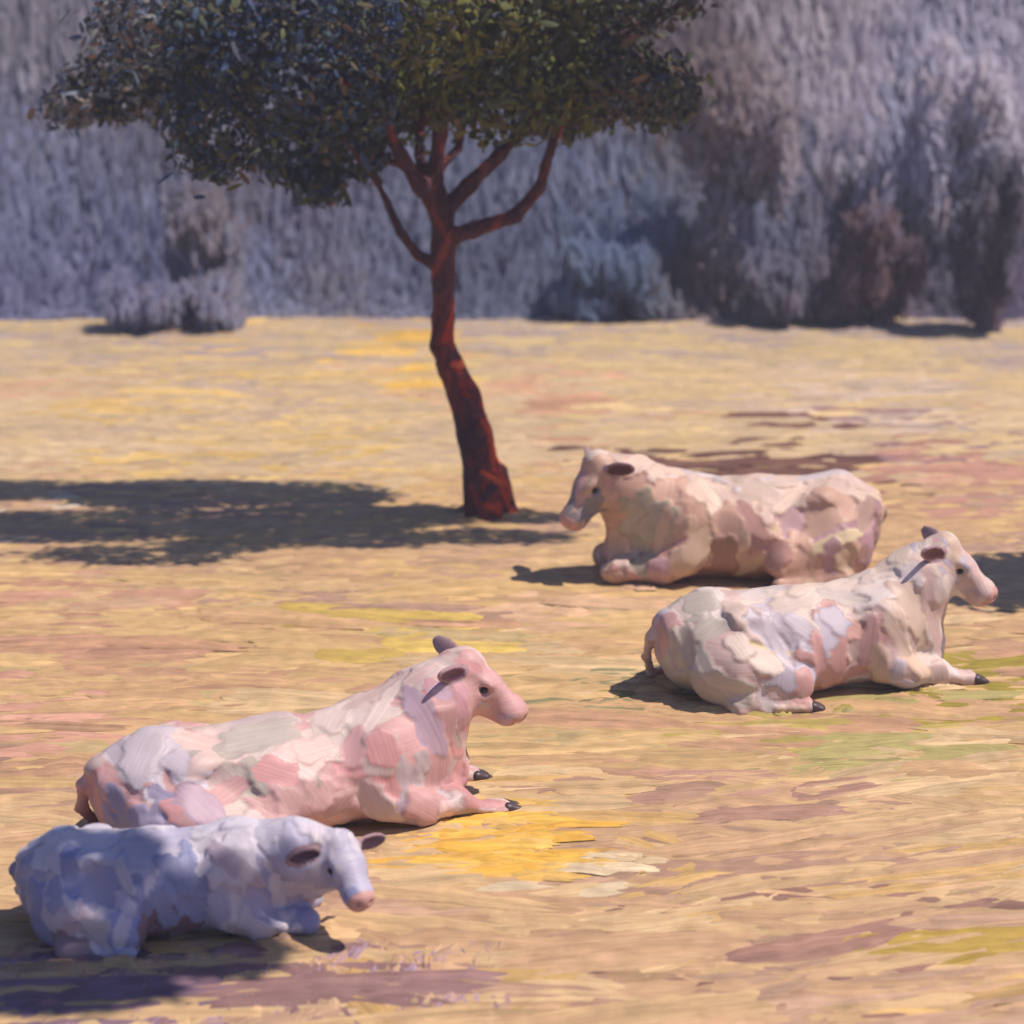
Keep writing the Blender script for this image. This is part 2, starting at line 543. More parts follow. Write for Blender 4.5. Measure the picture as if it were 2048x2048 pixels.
def paint(name, V, Fc, Nn, pal, count, LR, WR, along=(0, 0, 1), amp=0.005, colour_at=None, jitter=0.5, scale=1.0, base=None, keep=None, flat=0.0, fine=None):
    """Hair or bark laid in overlapping strokes over a continuous skin: colour, streak direction, slight thickness."""
    kd = kdtree.KDTree(len(V))
    for i, v in enumerate(V): kd.insert(v, i)
    kd.balance()
    col = np.zeros_like(V); st = np.zeros_like(V); hgt = np.zeros(len(V))
    if colour_at is None:
        base = lin(pal[0][0])
        col[:] = base
    else:
        col[:] = base
    st[:, 0] = V[:, 0]; st[:, 1] = V[:, 2]
    for s in range(count):
        ci = rng.integers(len(V))
        c, n = V[ci], Nn[ci]
        t = np.asarray(along(c, n) if callable(along) else along, float) + rng.normal(size=3) * jitter
        t = t - n * (t @ n); t /= np.linalg.norm(t) + 1e-9
        b = np.cross(n, t)
        L = rng.uniform(*LR) * scale; W = rng.uniform(*WR) * scale
        if fine is not None and fine(c): L *= .5; W *= .5
        near = np.array([i for (_, i, _) in kd.find_range(c, L * 1.05)])
        if len(near) == 0: continue
        d = V[near] - c
        u, v, w = d @ t, d @ b, d @ n
        ph = rng.uniform(0, 6)
        ok = (np.abs(v) < W * (1 + 0.12 * np.sin(u * 40 + ph))) & (np.abs(u) < L * (0.9 + 0.10 * np.sin(v * 45 + ph)) * np.sqrt(np.clip(1 - .55 * (v / W) ** 2, 0, 1))) \
            & (np.abs(w) < L * 0.6) & (Nn[near] @ n > 0.2)
        if keep is not None: ok &= ~keep[near]
        sel = near[ok]
        cc = pick(pal) if colour_at is None else colour_at(c, n, False)
        cc = cc * rng.uniform(0.88, 1.12)
        col[sel] = cc
        st[sel, 0] = u[ok]; st[sel, 1] = v[ok]; st[sel, 2] = s * 0.73 + 1
        hgt[sel] = rng.uniform(-0.3, 1.0) + 0.5 * (np.abs(v[ok]) / W) ** 2
        if flat and not (fine is not None and fine(c)): hgt[sel] += np.clip(-w[ok] * flat, -.012, .012) / amp
    if flat:
        for _ in range(2):
            hs = np.zeros(len(V)); hc = np.zeros(len(V))
            for i in range(4):
                a_, b_ = Fc[:, i], Fc[:, (i + 1) % 4]
                np.add.at(hs, a_, hgt[b_]); np.add.at(hc, a_, 1)
            hgt = .45 * hgt + .55 * hs / np.maximum(hc, 1)
    V2 = V + Nn * (hgt * amp)[:, None]
    return np_mesh(name, V2, Fc, np.clip(col, 0.004, 0.85), st)

def leaf_cloud(S, lobes, count, pal_fn, size, vertical=0.0, shell=0.55):
    vol = np.array([np.prod(l[1]) ** (2 / 3) for l in lobes]); vol = vol / vol.sum()
    ii = rng.choice(len(lobes), size=count, p=vol)
    cs = np.array([l[0] for l in lobes])[ii]; rs = np.array([l[1] for l in lobes])[ii]
    unit = lambda a: a / np.linalg.norm(a, axis=1, keepdims=True)
    d = unit(rng.normal(size=(count, 3)))
    rr = shell + (1.05 - shell) * rng.random((count, 1)) ** 0.7
    p = cs + d * rs * rr
    n = unit(d + rng.normal(size=(count, 3)) * 0.6)
    t = rng.normal(size=(count, 3)); t[:, 2] -= vertical
    t = unit(t - n * (t * n).sum(1, keepdims=True))
    L = rng.uniform(*size, count)
    S.batch(p, t, np.cross(n, t), n, L, L * rng.uniform(.28, .5, count), [pal_fn(q) for q in p], droop=.15, taper=.5)

TREE_Y = ground(985, 1030).y

def P(px, py, dy=0.0):
    v = at_depth(px, py, TREE_Y)
    return np.array((v.x, v.y + dy, v.z))

def make_main_tree():
    s = 1 / 222.0
    root = ground(985, 1030)
    def ch(pts): return [(P(x, y, dy), r * s) for (x, y, r, dy) in pts]
    chains = [
        ch([(985, 1050, 48, 0), (968, 965, 39, 0), (950, 870, 35, 0), (928, 795, 32, .05), (900, 735, 26, .08), (884, 695, 23, .08),
            (886, 640, 22, .08), (887, 560, 23, .05), (888, 490, 24, .03), (884, 420, 22, 0)]),
        ch([(1045, 1052, 10, -.1), (1020, 1030, 18, -.05), (990, 950, 28, 0)]), ch([(915, 1052, 11, -.12), (945, 1030, 20, -.1), (960, 950, 30, 0)]), ch([(985, 1075, 14, -.4), (980, 1030, 24, -.2), (972, 960, 30, 0)]),
        ch([(888, 480, 17, 0), (950, 456, 15, -.1), (1030, 428, 13, -.2), (1078, 372, 11, -.25), (1098, 300, 9, -.3), (1140, 190, 7, -.3), (1230, 90, 5, -.3)]),
        ch([(884, 425, 18, 0), (935, 375, 15, .1), (1000, 312, 12, .2), (1060, 240, 11, .3), (1140, 140, 8, .4), (1300, 40, 7, .1), (1480, -60, 6, -.5), (1640, -110, 5, -.8)]),
        ch([(884, 430, 19, 0), (868, 350, 16, 0), (880, 270, 13, -.1), (900, 170, 10, -.2), (930, 40, 8, -.2)]),
        ch([(880, 425, 18, 0), (838, 365, 15, -.1), (806, 310, 12, -.2), (780, 250, 10, -.3), (720, 170, 8, -.4), (560, 110, 6, -.5), (380, 110, 4.5, -.5)]),
        ch([(850, 370, 12, -.1), (836, 300, 9, .1), (846, 220, 8, .3), (820, 100, 6, .5)]),
        ch([(868, 350, 10, 0), (915, 300, 8, .2), (930, 230, 7, .4), (990, 120, 6, .6)]),
        ch([(815, 330, 8, -.2), (775, 320, 7, 0), (730, 280, 6, .3), (600, 200, 5, .7)]),
        ch([(880, 535, 12, 0), (836, 510, 9, 0), (802, 462, 8, -.1), (776, 405, 6.5, -.1), (752, 350, 5.5, -.2), (690, 270, 4.5, -.3)]),
    ]
    allp = np.array([p for c in chains for p, r in c])
    lo, hi = allp.min(0) - 0.35, allp.max(0) + 0.35
    o = empty('tree', root)
    tag(o, 'slender leaning tree with reddish trunk and dark crown standing mid field', 'tree')
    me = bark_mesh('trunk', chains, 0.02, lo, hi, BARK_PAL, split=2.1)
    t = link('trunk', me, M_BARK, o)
    t.location = -Vector(root)
    # crown
    def lobe(px, py, rx, rz, ry, dy=0.0):
        v = at_depth(px, py, TREE_Y + dy)
        return (np.array(v), (rx * s, ry, rz * s))
    lobes = [lobe(880, 60, 280, 170, .6, .6), lobe(640, 130, 210, 150, .4, -.9), lobe(430, 250, 105, 110, .4, -.5),
             lobe(590, 290, 90, 90, .45, .6), lobe(390, 130, 170, 100, .4, .7), lobe(1110, 90, 200, 125, .5, .6),
             lobe(1230, 165, 125, 80, .45, -.8), lobe(1330, 190, 70, 70, .35, -.2), lobe(760, 210, 150, 85, .45, .7),
             lobe(1010, 190, 160, 90, .4, -.9), lobe(900, -160, 330, 150, .5, -.6), lobe(540, -40, 260, 140, .45, .7),
             lobe(1200, -60, 240, 130, .4, -.7), lobe(640, 370, 55, 45, .35, .4), lobe(860, 40, 200, 90, .35, -1.7),
             lobe(240, 170, 120, 80, .35, .6), lobe(150, 210, 70, 45, .3, .5), lobe(330, 60, 150, 80, .35, -.6), lobe(720, 300, 70, 60, .3, .1), lobe(1130, 230, 90, 55, .3, .4),
             ((1.2, TREE_Y - .2, 5.35), (.6, .32, .35)), ((2.1, TREE_Y - .5, 5.5), (.7, .3, .4)), ((2.9, TREE_Y - 1.1, 5.45), (.7, .28, .4)), ((1.8, TREE_Y - 1.3, 5.4), (.6, .22, .35)),  # unseen high lobes, added to stretch the tree's shade past the trunk
             ((.6, TREE_Y - 1.4, 5.4), (.6, .25, .35)), ((3.3, TREE_Y - .4, 5.6), (.5, .25, .35))]
    def pal(p):
        px, py = to_px(*p)
        if px < 330 and rng.random() < 0.65:
            return pick([((124, 124, 124), 2), ((108, 122, 138), 3), ((122, 108, 100), 1.5)])
        if rng.random() < 0.5 and px < 800:
            return pick([((60, 78, 112), 2), ((66, 88, 112), 2), ((76, 94, 104), 1)])
        if 780 < px < 1200 and rng.random() < 0.65:
            return pick([((104, 106, 54), 3), ((90, 98, 58), 2), ((82, 92, 70), 1)])
        return pick([((84, 92, 68), 3), ((92, 88, 70), 2), ((72, 78, 74), 3), ((100, 84, 70), 1.2), ((66, 72, 90), 1.5)])
    S = Strokes()
    leaf_cloud(S, lobes, 31000, pal, (0.028, 0.075), vertical=0.5)
    # a few outlying twiggy dabs loosening the outline
    for _ in range(700):
        l = lobes[rng.integers(len(lobes))]
        d = rng.normal(size=3); d /= np.linalg.norm(d)
        p = np.array(l[0]) + d * np.array(l[1]) * rng.uniform(1.05, 1.35)
        n = rng.normal(size=3); n /= np.linalg.norm(n)
        t = np.cross(n, rng.normal(size=3)); t /= np.linalg.norm(t)
        S.add(p, t, np.cross(n, t), n, rng.uniform(.05, .12), rng.uniform(.02, .04), pal(p), nu=4, nv=3, thick=0.01, rag=.4, taper=.5)
    c = S.build('crown', M_LEAF, o, origin=root)
    return o
make_main_tree()

def side_tree(loc, trunk, lobes, leaves, label, name='tree'):
    """A tree that stands beside the view; its crown shades part of the pasture."""
    loc = np.array(loc, float)
    o = empty(name, loc)
    tag(o, label, 'tree')
    tip = [np.array(l[0]) for l in lobes]
    chains = [[(np.array(p), r) for p, r in trunk]]
    top, rt = np.array(trunk[-1][0]), trunk[-1][1]
    for q in tip:
        mid = top * 0.5 + q * 0.5 + np.array((0, 0, -0.15))
        chains.append([(top, rt * 0.8), (mid, rt * 0.5), (q, rt * 0.25)])
    allp = np.array([p for c in chains for p, r in c])
    me = bark_mesh('trunk', chains, 0.04, allp.min(0) - .4, allp.max(0) + .4, BARK_PAL)
    link('trunk', me, M_BARK, o)
    S = Strokes()
    leaf_cloud(S, lobes, leaves, lambda p: pick([((84, 88, 62), 3), ((70, 78, 70), 2), ((92, 86, 66), 2)]), (0.08, 0.18), vertical=.4)
    S.build('crown', M_LEAF, o)
    return o

# tall leaning tree left of the view; its unseen boughs are shaped to shade the lower left
side_tree((-3.7, 8.7, 0),
          [((0, 0, -.05), .22), ((.15, 0, 1.5), .17), ((.5, .1, 3.2), .14), ((1.2, .1, 5.0), .09)],
          [((4.2, .35, 6.0), (.7, .3, .3)), ((5.0, .2, 6.2), (.6, .3, .3)), ((5.6, .5, 6.1), (.5, .22, .25)), ((4.6, .75, 5.9), (.45, .2, .2)), ((3.3, .2, 6.2), (.7, .4, .35)), ((2.2, .1, 6.3), (.8, .6, .5)), ((1.0, 0, 6.4), (.9, .8, .6))],
          2600, 'unseen tall leaning tree outside the left edge, boughs shading the lower left')
side_tree((6.3, 16.2, 0),
          [((0, 0, -.05), .17), ((.1, .1, 1.2), .13), ((-.05, .1, 2.2), .1)],
          [((-.5, 0, 3.2), (.8, .8, .55)), ((.4, .2, 3.6), (.9, .8, .7)), ((-.1, -.4, 2.9), (.6, .5, .4))],
          1500, 'low bushy tree outside the right edge behind the right cow')
#@@WOOD
# ---------------------------------------------------------------- misty wood
EDGE_Y = ground(1024, 640).y

GAIN = 0.98
MIST = np.array([(80, 100, 160, 155, 165), (80, 400, 152, 157, 182), (300, 450, 142, 147, 172), (500, 520, 152, 160, 187), (250, 560, 122, 127, 162),
    (600, 450, 140, 136, 156), (430, 450, 146, 136, 142), (750, 550, 136, 141, 166), (1200, 400, 137, 147, 172), (1250, 550, 118, 140, 172), (1000, 580, 122, 127, 148),
    (1400, 150, 132, 117, 117), (1600, 80, 198, 188, 190), (1500, 300, 176, 166, 174), (1700, 200, 206, 196, 204), (1950, 150, 206, 200, 210), (1850, 300, 186, 190, 212),
    (1600, 500, 132, 132, 152), (1750, 500, 118, 98, 106), (1980, 450, 112, 106, 122), (1350, 600, 142, 127, 127), (1900, 620, 114, 108, 128), (1500, 420, 152, 162, 190),
    (900, 350, 140, 146, 168), (150, 600, 140, 140, 168), (700, 620, 150, 146, 156), (1700, 640, 142, 128, 140), (300, 200, 150, 148, 160), (2040, 620, 128, 118, 140)], float)

def mist_colour(px, py, jit=50):
    """Mist put into the foliage colour of the wood, drifting from silver blue to rose brown from place to place."""
    x, y = px + rng.normal() * jit, py + rng.normal() * jit * 1.6
    w = 1 / (((MIST[:, 0] - x) ** 2 + (MIST[:, 1] - y) ** 2) + 900) ** 2
    c = (w[:, None] * MIST[:, 2:]).sum(0) / w.sum()
    return lin(c) * np.array((.94, 1.0, 1.07)) * rng.uniform(1 - jit * .0024, 1 + jit * .0024)

def hanging(S, p, L, W, col, lean=0.1):
    k = len(p)
    unit = lambda a: a / np.linalg.norm(a, axis=1, keepdims=True)
    t = unit(np.array((0, -.35, -1.0)) + rng.normal(size=(k, 3)) * (lean, .2, .05))
    n = np.array((.35, -1.0, .5)) + rng.normal(size=(k, 3)) * (.22, .1, .15)
    n = unit(n - t * (n * t).sum(1, keepdims=True))
    S.batch(p, t, np.cross(n, t), n, L, W, col, nu=4, nv=3, thick=.012, rag=.45, taper=.6)

BULGE = np.stack([rng.uniform(-16, 16, 90), rng.uniform(.2, 8, 90), rng.uniform(.5, 1.3, 90), rng.uniform(.25, .7, 90), rng.uniform(.9, 2.0, 90)], 1)

def wood_y(x, z):
    """Front of the massed foliage: bulging crowns, leaning back with height."""
    x, z = np.asarray(x, float)[..., None], np.asarray(z, float)[..., None]
    b = (BULGE[:, 3] * np.exp(-((x - BULGE[:, 0]) / BULGE[:, 2]) ** 2 - ((z - BULGE[:, 1]) / (BULGE[:, 2] * BULGE[:, 4])) ** 2)).max(-1)
    return EDGE_Y + .9 + .55 * z[..., 0] - .6 * b - .9 * np.exp(-z[..., 0] / .35)

def make_wood():
    S = Strokes()
    nx, nz = 300, 90
    X, Z = np.meshgrid(np.linspace(-17, 17, nx), np.linspace(0, 9, nz), indexing='ij')
    Z = np.where(Z > 7, 7 + (Z - 7) * (1 + .35 * np.sin(X * 1.3) + .2 * np.sin(X * 3.1)), Z)
    V = np.stack([X, wood_y(X, Z) + .05 + rng.normal(size=X.shape) * .02, Z], -1).reshape(-1, 3)
    i = np.arange(nx * nz).reshape(nx, nz)
    q = np.stack([i[:-1, :-1], i[1:, :-1], i[1:, 1:], i[:-1, 1:]], -1).reshape(-1, 4)
    S.v.append(V); S.f.append(q); S.n += len(V)
    S.c.append(np.array([mist_colour(*to_px(*p), 10) for p in V]) * GAIN)
    S.s.append(np.stack([V[:, 2], V[:, 0], np.zeros(len(V))], 1))
    k = 42000
    x = rng.uniform(-13, 13, k); z = 7.0 * rng.random(k) + .05
    p = np.stack([x, wood_y(x, z) + .06 - .20 * rng.random(k), z], 1)
    cols = np.array([mist_colour(*to_px(*q_), 34) for q_ in p]) * GAIN
    hanging(S, p, np.minimum(rng.uniform(.12, .5, k), z * .95), rng.uniform(.02, .08, k), cols, .2)
    o = S.build('misty_wood', M_MIST)
    tag(o, 'pale blue grey wood in mist closing off the far side of the field', 'wood', kind='stuff')
make_wood()

def mist_tree(name, label, cat, px, py, top, half_w, pal, count, lobes=None, dy=0.0, size=(0.2, 0.45), group=None, trunk_r=0.09):
    base = ground(px, py); base.y += dy; base.x *= (base.y) / (base.y - dy)
    o = empty(name, base); tag(o, label, cat, group)
    h = at_depth(px, top, base.y).z
    sc = base.y / F_PX * 1.03
    w = half_w * sc
    chains = [[(np.array((0, 0, -.05)), trunk_r * 1.4), (np.array((.05, 0, h * .3)), trunk_r), (np.array((-.03, 0, h * .75)), trunk_r * .5)]]
    for k in range(5):
        a = rng.uniform(-1, 1)
        chains.append([(np.array((.02, 0, h * rng.uniform(.2, .45))), trunk_r * .6), (np.array((a * w * .7, rng.uniform(-.3, .3), h * rng.uniform(.55, .85))), trunk_r * .25)])
    ap = np.array([p for c in chains for p, r in c])
    link('trunk', bark_mesh('trunk', chains, 0.045, ap.min(0) - .3, ap.max(0) + .3, [((110, 92, 104), 2), ((96, 84, 104), 2)]), M_BARK, o)
    S = Strokes()
    k = count * 8
    lb = [(rng.uniform(-.8, .8), rng.uniform(-.3, .3), rng.uniform(.12, .82), rng.uniform(.18, .42), rng.uniform(.12, .24)) for _ in range(14)]
    lb = np.array([(a * w, y_, z_ * h * (1 - .3 * a * a), r_ * w, q_ * h) for a, y_, z_, r_, q_ in lb])[rng.integers(14, size=k)]
    d = rng.normal(size=(k, 3)); d /= np.linalg.norm(d, axis=1, keepdims=True)
    r = rng.random(k) ** .5 * 1.1
    p = np.stack([lb[:, 0] + d[:, 0] * lb[:, 3] * r, lb[:, 1] + d[:, 1] * .45 * r, np.maximum(lb[:, 2] + d[:, 2] * lb[:, 4] * r, .05)], 1)
    O = np.array(base)
    mix = np.array([mist_colour(*to_px(*(q + O)), 30) for q in p])
    cols = (.42 * np.array([pick(pal) for _ in range(k)]) + .58 * mix) * GAIN
    hanging(S, p, np.minimum(rng.uniform(.06, .26, k), p[:, 2] * .95), rng.uniform(.02, .055, k), cols, .4)
    S.build('crown', M_MIST, o)
    return o

mist_tree('bush', 'maroon brown rounded bush at the right foot of the misty wood', 'bush', 1755, 650, 400, 110,
          [((116, 86, 88), 4), ((104, 84, 96), 2), ((134, 98, 88), 2), ((120, 100, 108), 1)], 420)
mist_tree('tree', 'dark violet grey upright tree at far right edge of the misty wood', 'tree', 1975, 665, 300, 60,
          [((96, 90, 104), 3), ((86, 82, 108), 3), ((120, 110, 116), 2)], 380, trunk_r=0.14)
mist_tree('bush', 'slate blue low bush behind the right side of the leaning tree', 'bush', 1230, 640, 470, 120,
          [((104, 128, 158), 3), ((120, 138, 160), 3), ((96, 116, 150), 1)], 300)
mist_tree('bush', 'small grey violet bush between the slate bush and the maroon bush', 'bush', 1560, 650, 500, 80,
          [((112, 108, 128), 3), ((124, 112, 122), 2), ((110, 120, 140), 2)], 260)
mist_tree('bush', 'pale lavender drooping bush at the left foot of the misty wood', 'bush', 285, 662, 535, 75,
          [((172, 172, 194), 3), ((160, 162, 186), 2), ((186, 172, 170), 1)], 200, size=(.15, .35), trunk_r=.05)
mist_tree('bush', 'pale grey drooping bush with a tan side, right of the lavender one', 'bush', 430, 662, 545, 65,
          [((166, 166, 186), 3), ((176, 160, 156), 2)], 170, size=(.15, .35), trunk_r=.05)
mist_tree('tree', 'tan grey slender tree rising left of the leaning tree', 'tree', 440, 655, 330, 90,
          [((158, 146, 148), 3), ((150, 150, 166), 2), ((164, 146, 136), 1)], 300, dy=.8)
mist_tree('tree', 'pinkish brown loose tree high at upper right in the mist', 'tree', 1480, 640, 60, 130,
          [((150, 128, 124), 3), ((164, 144, 144), 3), ((134, 112, 108), 1.5), ((170, 160, 168), 2)], 520, dy=.6)
mist_tree('tree', 'silvery pale tall tree at upper right corner of the mist', 'tree', 1860, 640, -40, 150,
          [((224, 218, 224), 4), ((204, 206, 222), 3), ((218, 200, 202), 2)], 620, dy=1.4)
#@@COWS
# ---------------------------------------------------------------- cows
def rot_from(xdir, up=(0, 0, 1)):
    x = np.array(xdir, float); x /= np.linalg.norm(x)
    y = np.cross(np.array(up, float), x); y /= np.linalg.norm(y)
    z = np.cross(x, y)
    return np.stack([x, y, z], 1)      # columns

CONTACT = []

def make_cow(label, centre_px, heading, scale, poll, face, coat, seed, reach=(0, 0), tuck_side=1, roll=0.0, low=1.0, sweep=.62, broad=0.0):
    global rng
    keep = rng
    rng = np.random.default_rng(seed)
    poll = np.array(poll, float)
    Rh = rot_from(face, (0, roll, 1))
    hx, hy, hz = Rh[:, 0], Rh[:, 1], Rh[:, 2]
    H = lambda a, b, c: poll + hx * a * (.86 if a > .1 else 1) + hx * (.014 if a > .1 else 0) + hy * b * 1.06 + hz * c * 1.04
    f = Field((-1.25, -.75, -.04), (1.75, .75, 1.3), 0.0135)
    # trunk
    f.ell((-.10, 0, .35), (.74, .41, .36), .05)
    f.ell((-.30, 0, .31), (.48, .45, .30), .10)
    f.ell((-.72, 0, .38), (.33, .34, .34), .12)
    f.ell((.46, 0, .38), (.40, .31, .37), .12)
    f.cone((.46, 0, .66), (-.10, 0, .63), .09, .07, .14)
    f.cone((-.10, 0, .63), (-.72, 0, .65), .07, .075, .14)
    f.cone((-.72, 0, .65), (-1.0, 0, .56), .075, .05, .10)
    for s in (-1, 1):
        f.ell((-.54, s * .25, .61), (.13, .08, .07), .10)          # hook bones
        f.ell((-.97, s * .12, .50), (.07, .06, .07), .07)          # pin bones
        f.ell((.44, s * .24, .44), (.19, .12, .27), .09)           # shoulder
        # hind leg, folded forward along the ground
        f.ell((-.60, s * .33, .27), (.31, .16, .26), .09)
        f.cone((-.62, s * .36, .30), (-.24, s * .43, .20), .17, .11, .06)
        f.cone((-.24, s * .43, .17), (-.66, s * .46, .09), .10, .07, .045)
        f.cone((-.66, s * .47, .08), (-.30, s * .52, .06), .065, .05, .03)
        f.cone((-.30, s * .52, .06), (-.19, s * .525, .055), .05, .055, .02)
        f.ell((-.36, s * .44, .53), (.15, .08, .11), .12, cut=True)     # flank hollow
        f.ell((.20, s * .45, .42), (.05, .06, .22), .10, cut=True)      # behind the shoulder
        # fore leg
        f.cone((.46, s * .27, .24), (.62, s * .28, .16), .14, .11, .07)
        if reach[0 if s < 0 else 1]:
            f.cone((.62, s * .27, .15), (.84, s * .24, .13), .10, .075, .05)
            f.ell((.85, s * .24, .13), (.08, .07, .08), .03)
            f.cone((.85, s * .24, .11), (1.03, s * .25, .06), .062, .045, .03)
            f.cone((1.03, s * .25, .06), (1.09, s * .25, .055), .048, .055, .02)
        else:
            f.cone((.62, s * .27, .15), (.95, s * .20, .12), .10, .075, .05)
            f.ell((.96, s * .20, .12), (.08, .075, .085), .03)
            f.cone((.95, s * .19, .07), (.62, s * .20, .055), .058, .045, .02)
            f.cone((.62, s * .20, .055), (.54, s * .21, .055), .048, .053, .02)
    # neck, brisket and dewlap
    f.ell((.78, 0, .24), (.19, .16, .22), .12)
    nb = poll - hx * .02 - hz * .06
    thr0 = H(.06, 0, -.20)
    mid = np.array((.60, 0, .52)) * .5 + nb * .5 + np.array((0, 0, .02))
    f.cone((.52, 0, .50), mid, .27, .215, .14)
    f.cone(mid, nb, .215, .14, .10)
    f.cone((.74, 0, .40), mid + (thr0 - mid) * .6, .17, .145, .12)
    thr = H(.12, 0, -.19)
    f.cone((.86, 0, .20), (np.array((.86, 0, .30)) + thr) / 2 - np.array((0.02, 0, .02)), .07, .055, .10)
    f.cone((np.array((.86, 0, .30)) + thr) / 2 - np.array((0.02, 0, .02)), thr, .055, .05, .08)
    # head
    f.cone(H(-.02, 0, -.03), H(.16, 0, -.055), .11, .105, .06)
    f.cone(H(.14, 0, -.055), H(.38, 0, -.075), .10, .072, .05)
    f.cone(H(.04, 0, -.16), H(.36, 0, -.145), .09, .065, .06)
    f.ell(H(.42, 0, -.105), (.09, .10, .095), .035, Rh)
    f.ell(H(.475, 0, -.085), (.048, .088, .066), .03, Rh)
    f.ell(H(.43, 0, -.165), (.055, .06, .035), .025, Rh)           # lower lip
    f.ell(H(.50, 0, -.137), (.05, .10, .006), .012, Rh, cut=True)   # mouth line
    if broad:
        f.ell(H(.12, 0, -.05), (.19, .11 + broad, .10), .06, Rh)
        f.ell(H(.36, 0, -.09), (.10, .085 + broad, .085), .05, Rh)
    f.ell(H(-.03, 0, .055), (.07, .085, .05), .05, Rh)
    ears = []
    for s in (-1, 1):
        f.ell(H(.08, s * .078, -.14), (.11, .045, .085), .05, Rh)            # cheek
        f.ell(H(.135, s * .088, -.005), (.055, .03, .03), .03, Rh)           # brow
        f.ell(H(.155, s * .108, -.045), (.032, .022, .024), .02, Rh, cut=True)   # eye socket
        f.ell(H(.512, s * .046, -.075), (.024, .020, .017), .012, Rh, cut=True)  # nostril
        ed = hy * s * .80 - hx * sweep - hz * .12
        ed /= np.linalg.norm(ed)
        Re = rot_from(ed, tuple(hx * .75 + hy * s * .6 + hz * .15))
        e0 = H(.0, s * .085, -.01)
        f.cone(e0, e0 + ed * .06, .028, .03, .03)
        f.ell(e0 + ed * .16, (.14, .068, .022), .02, Re)
        ears.append((e0 + ed * .16, Re))
        f.ell(e0 + ed * .16 + Re[:, 2] * .020, (.09, .038, .014), .012, Re, cut=True)
    # tail, lying along the rump
    ts = tuck_side
    tl = [((-.99, 0, .58), .045), ((-1.08, ts * .06, .44), .034), ((-1.08, ts * .16, .25), .028), ((-1.0, ts * .30, .08), .026), ((-.86, ts * .48, .04), .03)]
    for (a, ra), (b, rb) in zip(tl[:-1], tl[1:]): f.cone(a, b, ra, rb, .035)
    f.floor(0.0)
    V, Fc = f.mesh()
    V = relax(V, Fc, 2, .5)
    Nn = normals(V, Fc)

    # pink muzzle and dark hollows of the ears keep their own colour
    Q = V - poll
    a_, b_, c_ = Q @ hx, Q @ hy, Q @ hz
    muz = (a_ > .405) & (np.abs(b_) < .12) & (np.abs(c_) < .25)
    ear = np.zeros(len(V), bool); shell = ear.copy()
    for (ec, Re) in ears:
        E = (V - ec) @ Re
        shell |= ((E / (.15, .085, .05)) ** 2).sum(1) < 1
        ear |= (((E / (.12, .05, .05)) ** 2).sum(1) < 1) & (Nn @ Re[:, 2] > .1)
    base_col = np.tile(lin(coat['pal'][0][0]) * .74, (len(V), 1))
    base_col[muz] = lin((206, 160, 150)) * .85
    base_col[shell] = lin((168, 138, 144)) * .85
    base_col[ear] = lin(coat.get('ear', (96, 62, 72))) * .9

    def colour_at(p, n, base):
        # coat: general palette, patches, pink muzzle, dark ear hollow
        for (cx, cy, czz, rx, ry, rz, col, prob) in coat['patches']:
            e = ((p[0] - cx) / rx) ** 2 + ((p[1] - cy) / ry) ** 2 + ((p[2] - czz) / rz) ** 2
            if e < 1 and (base or rng.random() < prob): return (.8 * lin(col) + .2 * lin(coat['pal'][0][0])) * .74
        c = .75 * pick(coat['pal']) + .25 * lin(coat['pal'][0][0])
        if n[2] > .72: c = .35 * c + .65 * lin(coat.get('back', (232, 222, 214)))      # sunlit tops painted paler into the coat
        return c * .74

    def along(p, n):
        if p[0] > .85: return hx * .9 + np.array((0, 0, -.3))
        return np.array((.35, 0, -1.0)) if abs(n[2]) < .8 else np.array((1, .3, 0))
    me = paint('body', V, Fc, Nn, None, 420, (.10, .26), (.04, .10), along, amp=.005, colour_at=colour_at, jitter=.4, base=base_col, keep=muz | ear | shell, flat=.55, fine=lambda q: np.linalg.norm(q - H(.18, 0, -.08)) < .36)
    c = ground(*centre_px)
    o = empty('cow', c)
    o.rotation_euler = (0, 0, R(heading)); o.scale = (scale, scale, scale * low)
    tag(o, label, 'cow', 'pale cows lying in the pasture')
    link('body', me, M_COAT, o)
    # eyes
    for s in (-1, 1):
        import bmesh
        bm = bmesh.new(); bmesh.ops.create_uvsphere(bm, u_segments=14, v_segments=10, radius=.023)
        for fc in bm.faces: fc.smooth = True
        m = bpy.data.meshes.new('eye'); bm.to_mesh(m); bm.free()
        e = link('eye', m, M_EYE, o); e.location = Vector(H(.152, s * (.099 + broad * .85), -.045))
    # cloven hooves: two tapered toes each
    def hoof(p, d, name='hoof'):
        g = Field((-.10, -.08, -.05), (.14, .08, .10), .008)
        for s in (-1, 1):
            g.cone((0, s * .026, .02), (.055, s * .03, .0), .036, .026, .01)
            g.cone((.055, s * .03, .0), (.085, s * .026, -.008), .026, .016, .012)
        g.floor(-.03)
        v, fcs = g.mesh(); v = relax(v, fcs, 1)
        h = link(name, np_mesh(name, v, fcs), M_HOOF, o)
        h.location = Vector(p); h.rotation_euler = (0, 0, math.atan2(d[1], d[0]))
    for s in (-1, 1):
        hoof((-.155, s * .53, .036), (1, s * .1, 0))
        if reach[0 if s < 0 else 1]: hoof((1.125, s * .25, .036), (1, s * .05, 0))
        else: hoof((.505, s * .21, .036), (-1, 0, 0))
    # tail tuft
    S = Strokes()
